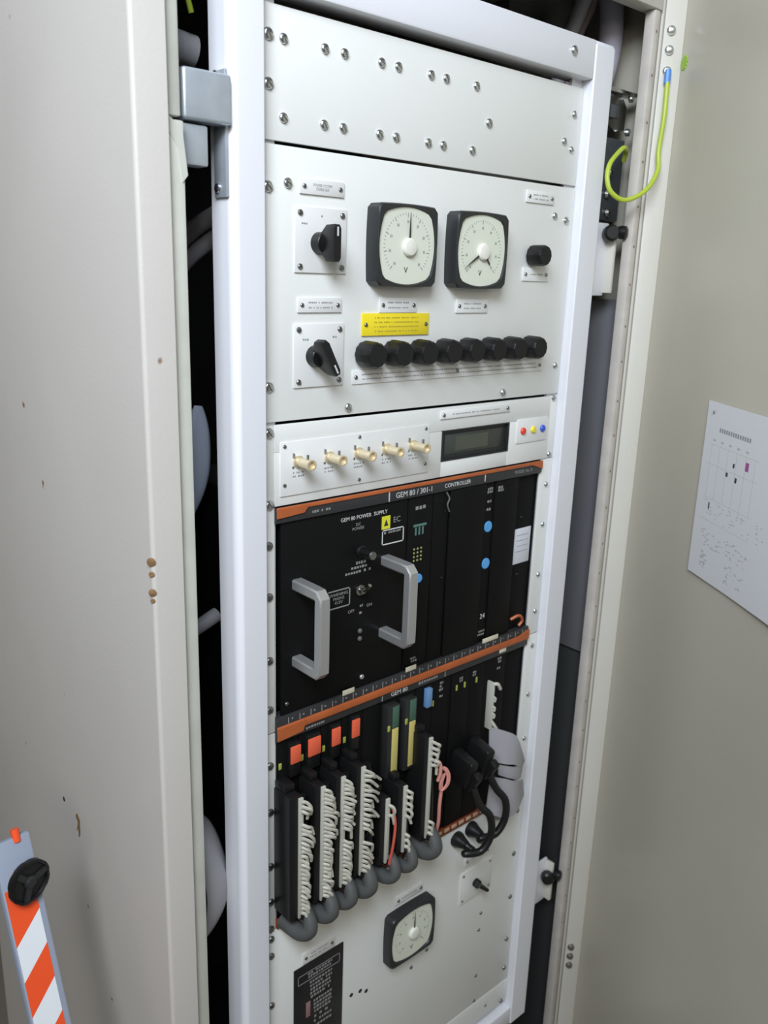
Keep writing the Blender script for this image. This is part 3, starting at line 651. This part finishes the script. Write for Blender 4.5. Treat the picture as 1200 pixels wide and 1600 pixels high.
# ------------------------------------------------------------------ lower panel
lw = thing('control_plate', 'white bottom rack panel with one square meter and a black notice plate', 'control panel', (232, 0, -1070))
build(M().box(-12, 473, 0, 3, -1251.5, -890.5, 1), 'plate', PANEL, lw)
for z in (-900, -925, -1000, -1090, -1180): screw(lw, -3, z, 0, 9, DZINC)
for z in (-922, -1001, -1083, -1166, -1224): screw(lw, 461, z, 0, 8, DZINC)
b4 = thing('blanking_strip', 'narrow white blanking strip at the foot of the rack', 'panel', (232, 0, -1276))
build(M().box(-12, 473, 0, 3, -1299, -1253, 1), 'plate', PANEL, b4); screw(b4, 460, -1292, 0, 8, DZINC); screw(b4, 419, -1275, 0, 5, DZINC); screw(b4, -3, -1290, 0, 9, DZINC)
nameplate(lw, 44, 96, -966, -950); nameplate(lw, 203, 256, -962, -949, rows=1); nameplate(lw, 343, 398, -968, -953, rows=1)
nt_ = build(M().box(31, 111, -1.5, 0, -1110, -969, .4), 'notice_plate', mat('gloss_black', (.012, .012, .013), .25), lw, (71, 0, -1040), label='black notice plate with grey lettering')
outline(nt_, 37, 105, -996, -982, INKG, 1, -1.5); dashes(nt_, INKG, 52, 92, (-986, -991), -1.5, 3.6)
dashes(nt_, INKG, 56, 92, (-1001, -1007, -1013, -1019, -1025), -1.5, 4); dashes(nt_, INKG, 62, 92, (-1034, -1040, -1046, -1052, -1060, -1068, -1076), -1.5, 4)
build(M().box(50, 57, -2, -1.4, -1054, -1030, .3), 'red_mark', mat('dull_pink', (.30, .17, .17), .5), nt_, (53, -2, -1042))
meter(lw, 227, -1011, .98, 90, dy=-16)
rotary(lw, 336, 407, -1034, -978, 370, -1008, 132, 15, True, False, .62)
for x, z in ((241, -1090), (272, -1077), (390, -1076), (388, -1107), (389, -1196), (389, -1246)): screw(lw, x, z, 0, 5.5, DZINC)
for x, z in ((128, -1068), (144, -1071), (155, -1078)): build(M().lathe((x, .2, z), (0, -1, 0), ((3.4, 0), (3, .5)), 12), 'hole', INKB, lw, (x, 0, z))

# ------------------------------------------------------------------ things around
# earth wire from the door flange into the cabinet
ew = thing('earth_wire', 'green-yellow earth wire looping from the right door into the cabinet', 'wire', tuple(D(10, 20, 145)))
a_ = D(9, 19, 150)
pts = [tuple(D(10, 19, 138)), tuple(D(14, 20, 95)), tuple(D(13, 22, 55)), (583, -48, 28), (560, -48, 2), (531, -38, -12), (510, -30, -4), (505, -25, 12), (511, -22, 30), (529, -18, 44), (552, -13, 56), (572, -4, 54), (580, 4, 44)]
build(M().tube(pts, 3.1, 10, 7), 'sheath', EARTH, ew)
build(M().tube([tuple(D(8, 19, 153)), tuple(D(9, 19, 136))], 4.2, 10, 1), 'crimp_lug', BLULUG, ew, label='blue crimp lug')
solo(build(M().tube([(-66, 90, 290), (-70, 60, 190), (-60, 55, 150), (-45, 60, 110)], 2.6, 8, 6), 'earth_wire', EARTH, None, (-60, 70, 180)), 'green-yellow wire at the top of the left gap, above the hinge', 'wire')
# paper sheet on the door
n_s, n_z = 10, 8; sh = []
S0, S1, ZT, ZB = 202, 500, -250, -466
b = M(); grid = {}
for i in range(n_s+1):
    for j in range(n_z+1):
        s = S0+(S1-S0)*i/n_s; z = ZT+(ZB-ZT)*j/n_z; fi, fj = i/n_s, j/n_z
        off = 2.0+0.7*math.sin(fi*4+fj*2)*(.4+fj)+10*(max(0, fi-.25)**1.4)*(fj**2)
        grid[i, j] = b.bm.verts.new(D(s+4*fj, off, z+6*fi*fj))
for i in range(n_s):
    for j in range(n_z): b.bm.faces.new((grid[i, j], grid[i+1, j], grid[i+1, j+1], grid[i, j+1]))
pa = thing('paper_sheet', 'white printed sheet of paper stuck on the inside of the open door', 'paper', tuple(D(350, 4, -360)))
po = build(b, 'sheet', PAPER, pa); po.data.polygons.foreach_set('use_smooth', [False]*len(po.data.polygons)); sm = po.modifiers.new('thick', 'SOLIDIFY'); sm.thickness = .0004
def pd(items, m, name):
    b = M()
    for s0, s1, z0, z1 in items:
        fi = ((s0+s1)/2-S0)/(S1-S0); fj = (ZT-(z0+z1)/2)/(ZT-ZB)
        off = 2.38+0.7*math.sin(fi*4+fj*2)*(.4+fj)+10*(max(0, fi-.25)**1.4)*(fj**2)
        b.obox(D((s0+s1)/2+4*fj, off, (z0+z1)/2+6*fi*fj), dt, dn, zz, (s1-s0)/2, .04, (z1-z0)/2)
    return build(b, name, m, pa)
LG = mat('pale_print', (.46, .46, .46), .8); it = []
for i in range(14): it.append((236+5.2*i, 239.6+5.2*i, -283.5, -278.5))
pd(it, mat('mid_print', (.30, .30, .31), .7), 'title_print')
it = []
for i in range(5): it.append((224+19*i, 230+19*i, -296, -293.5))
for i in range(6):
    for a in range(5): it.append((222+20*i, 222.6+20*i, -365+13*a, -352+13*a))
for z in (-300, -324, -365, -392):
    for a in range(12): it.append((216+9.5*a, 225.5+9.5*a, z-.4, z))
for i in range(60): a, c = random.uniform(222, 330), random.uniform(-405, -425); it.append((a, a+5, c, c+1.2))
for i in range(60): a, c = random.uniform(222, 400), random.uniform(-368, -390); it.append((a, a+4, c, c+1.0))
for i in range(26): a, c = random.uniform(224, 242), random.uniform(-432, -452); it.append((a, a+4, c, c+1.6))
for i in range(40): a, c = random.uniform(280, 330), random.uniform(-432, -455); it.append((a, a+5, c, c+1.4))
pd(it, LG, 'table_print')
pd([(276, 280, -318, -313), (284, 288.5, -334, -328), (263, 267.5, -331, -326), (232, 235, -378, -370)], INKB, 'ink_marks')
pd([(303, 310, -316, -306)], mat('magenta', (.35, .08, .28), .6), 'ink_marks')
build(M().lathe(D(219, 3.4, -262), dn, ((2.2, 0), (1.8, .6)), 10), 'punched_hole', INK, pa, tuple(D(219, 3, -262)))

# hazard-striped barrier leg leaning at the left
TOP = Vector((-256, 120, -709)); DIR = Vector((4, -70, -196)).normalized(); WX = Vector((.98, .12, 0)).normalized()
NN = WX.cross(DIR).normalized()
if NN.y > 0: NN = -NN
hz = thing('barrier_leg', 'blue-grey metal bar with orange and white hazard tape and black knob at lower left', 'barrier', (-250, -190, FL))
Ltot = 945
def B(w_, l, n): return TOP+WX*w_+DIR*l+NN*n
build(M().obox(B(0, Ltot/2, 0), WX, DIR, NN, 20, Ltot/2, 6, 2), 'bar', BARM, hz)
l = 58; k = 0
while l < 520:
    L_ = 38; m_ = HORG if k % 2 == 0 else HWHT
    a0, a1, c0, c1 = l+14, l-14, l+L_+14, l+L_-14
    if k == 0: a0 = a1 = 50
    q = [(-18, a0), (13, a1), (13, c1), (-18, c0)]
    build(M().poly([B(p[0], p[1], 6.1) for p in q], NN*.5), 'tape_stripe', m_, hz, tuple(B(0, l, 6)), label='orange stripe' if k % 2 == 0 else 'white stripe')
    l += L_; k += 1
kc = B(1, 42, 6); KD = Vector((.30, -.94, .05)).normalized()
kn = build(M().lathe(kc, KD, ((8, 0), (8, 8), (22, 9), (24, 12), (24, 17), (21, 18), (20, 15), (5, 15)), 32, 8, .03), 'knob', BLACKP, hz, tuple(kc))
ku = KD.orthogonal().normalized(); kv = KD.cross(ku); b = M().lathe(kc+KD*14, KD, ((7, 0), (7, 4), (5, 5.5)), 18)
for i in range(3):
    a = 2*math.pi*i/3+.5; d = ku*math.cos(a)+kv*math.sin(a); b.obox(kc+KD*15.5+d*13, d, KD.cross(d), KD, 8, 3, 2)
build(b, 'spokes', BEZ, kn)
build(M().lathe(kc-KD*1, KD, ((12, -1), (12, 1.5)), 20), 'washer', mat('washer', (.5, .42, .38), .4, .5), hz, tuple(kc))
build(M().cyl(B(6, -8, 4), DIR, 4.5, 14, 12), 'orange_end', HORG, hz, tuple(B(0, -4, 0)))

# cables seen in the left gap between cabinet edge and swing frame
def tubeobj(name, m, pts, r, label, cat, n=12, flat=1., up=None, group=None):
    mid = pts[len(pts)//2]; return solo(build(M().tube(pts, r, n, 7, None, flat, up), name, m, None, mid), label, cat, group)
tubeobj('conduit', RIB, [(-60, 110, -112), (-20, 115, -78), (20, 120, -55)], 9, 'upper of the two pale conduits crossing just below the hinge', 'conduit')
tubeobj('conduit', RIB, [(-60, 110, -138), (-20, 115, -102), (20, 120, -78)], 9, 'lower of the two pale conduits crossing just below the hinge', 'conduit')
tubeobj('trunking', DUCT, [(-18, 115, -262), (-24, 110, -300), (-28, 108, -350), (-42, 112, -410)], lambda t: 2+15*math.sin(math.pi*min(1, t*1.1+.03))**.7 if t < .88 else 2+15*max(0, math.sin(math.pi*min(1, t*1.1+.03)))**.7, 'pale blue curved trunking halfway down the left gap', 'trunking', 14, .5, (1, 0, 0))
tubeobj('ribbon_loop', RIB, [(-96, 90, -738), (-76, 45, -735), (-64, 26, -780), (-63, 22, -830), (-76, 40, -880), (-95, 60, -900)], 22, 'grey flat cable bulging through the lower left gap', 'cable', 14, .35, (1, .2, 0))
tubeobj('clamp_band', RIB, [(-90, 108, -530), (-40, 110, -524), (-2, 112, -512)], 9, 'short grey band across the left gap, below the trunking', 'clamp')
tubeobj('copper_cable', mat('copper_brown', (.22, .08, .05), .5), [(-80, 105, -430), (-72, 110, -520), (-62, 100, -600), (-70, 110, -700)], 5, 'thin reddish cable running down the left gap', 'cable')
tubeobj('loom_trunk', mat('brown_loom', (.05, .04, .03), .6), [(-10, 200, 290), (-10, 190, 0), (-8, 190, -250), (-10, 195, -600), (-10, 190, -1100)], 17, 'thick dark wiring trunk deep inside the left gap', 'cable')
tubeobj('round_gland', RIB, [(-55, 90, 88), (-28, 88, 84)], 15, 'pale round cable end above the hinge', 'cable end', 16)
# cables above the frame on the right
tubeobj('grey_cable', RIB, [(558, 64, 284), (552, 70, 250), (545, 90, 190), (540, 100, 120)], 10, 'first grey cable from the left above the top beam', 'cable', group=None)
tubeobj('brown_cable', mat('pinkish_cable', (.34, .28, .26), .5), [(582, 75, 284), (578, 75, 250), (566, 95, 190), (560, 100, 120)], 6, 'thin brownish cable above the top beam', 'cable')
tubeobj('grey_hose', mat('dull_hose', (.26, .26, .25), .5), [(560, 200, 268), (575, 160, 262), (572, 125, 235), (540, 112, 170)], 24, 'fat dull grey hose behind the beam corner', 'hose', 16)
tubeobj('lilac_hose', mat('lilac_hose_sheath', (.40, .38, .44), .5), [(584, 60, 278), (586, 50, 235), (580, 45, 180), (560, 45, 120), (552, 48, 60)], 16, 'lilac-grey hose running down right of the beam corner', 'hose', 16)
# lock gear in the right gap
lg = thing('lock_box', 'dark metal lock box in the gap right of the frame', 'lock box', (575, 30, 20))
build(M().box(530, 594, 14, 60, -34, 72, 2), 'case', DMET, lg)
for z, x in ((28, 562), (0, 560), (-24, 565)): build(M().lathe((x, 14, z), (0, -1, 0), ((6, 0), (6, 3), (3, 6)), 14), 'bolt', CHROME, lg, (x, 14, z))
cb = thing('catch_bracket', 'bent bright steel catch above the lock box', 'bracket', (570, 20, 105))
build(M().poly([(530, 10, 118), (566, 8, 126), (590, 14, 112), (588, 14, 84), (565, 12, 80), (530, 12, 92)], (0, 4, 0)), 'plate', CHROME, cb); build(M().box(526, 592, 0, 16, 124, 129, 1), 'flange', CHROME, cb); build(M().box(540, 560, 4, 9, 94, 110, 1), 'slot_cover', DMET, cb)
for x, z in ((584, 122), (583, 80)): build(M().lathe((x, 6, z), (0, -1, 0), ((5, 0), (5, 3), (3, 5)), 12), 'bolt', ZINC, cb, (x, 6, z))
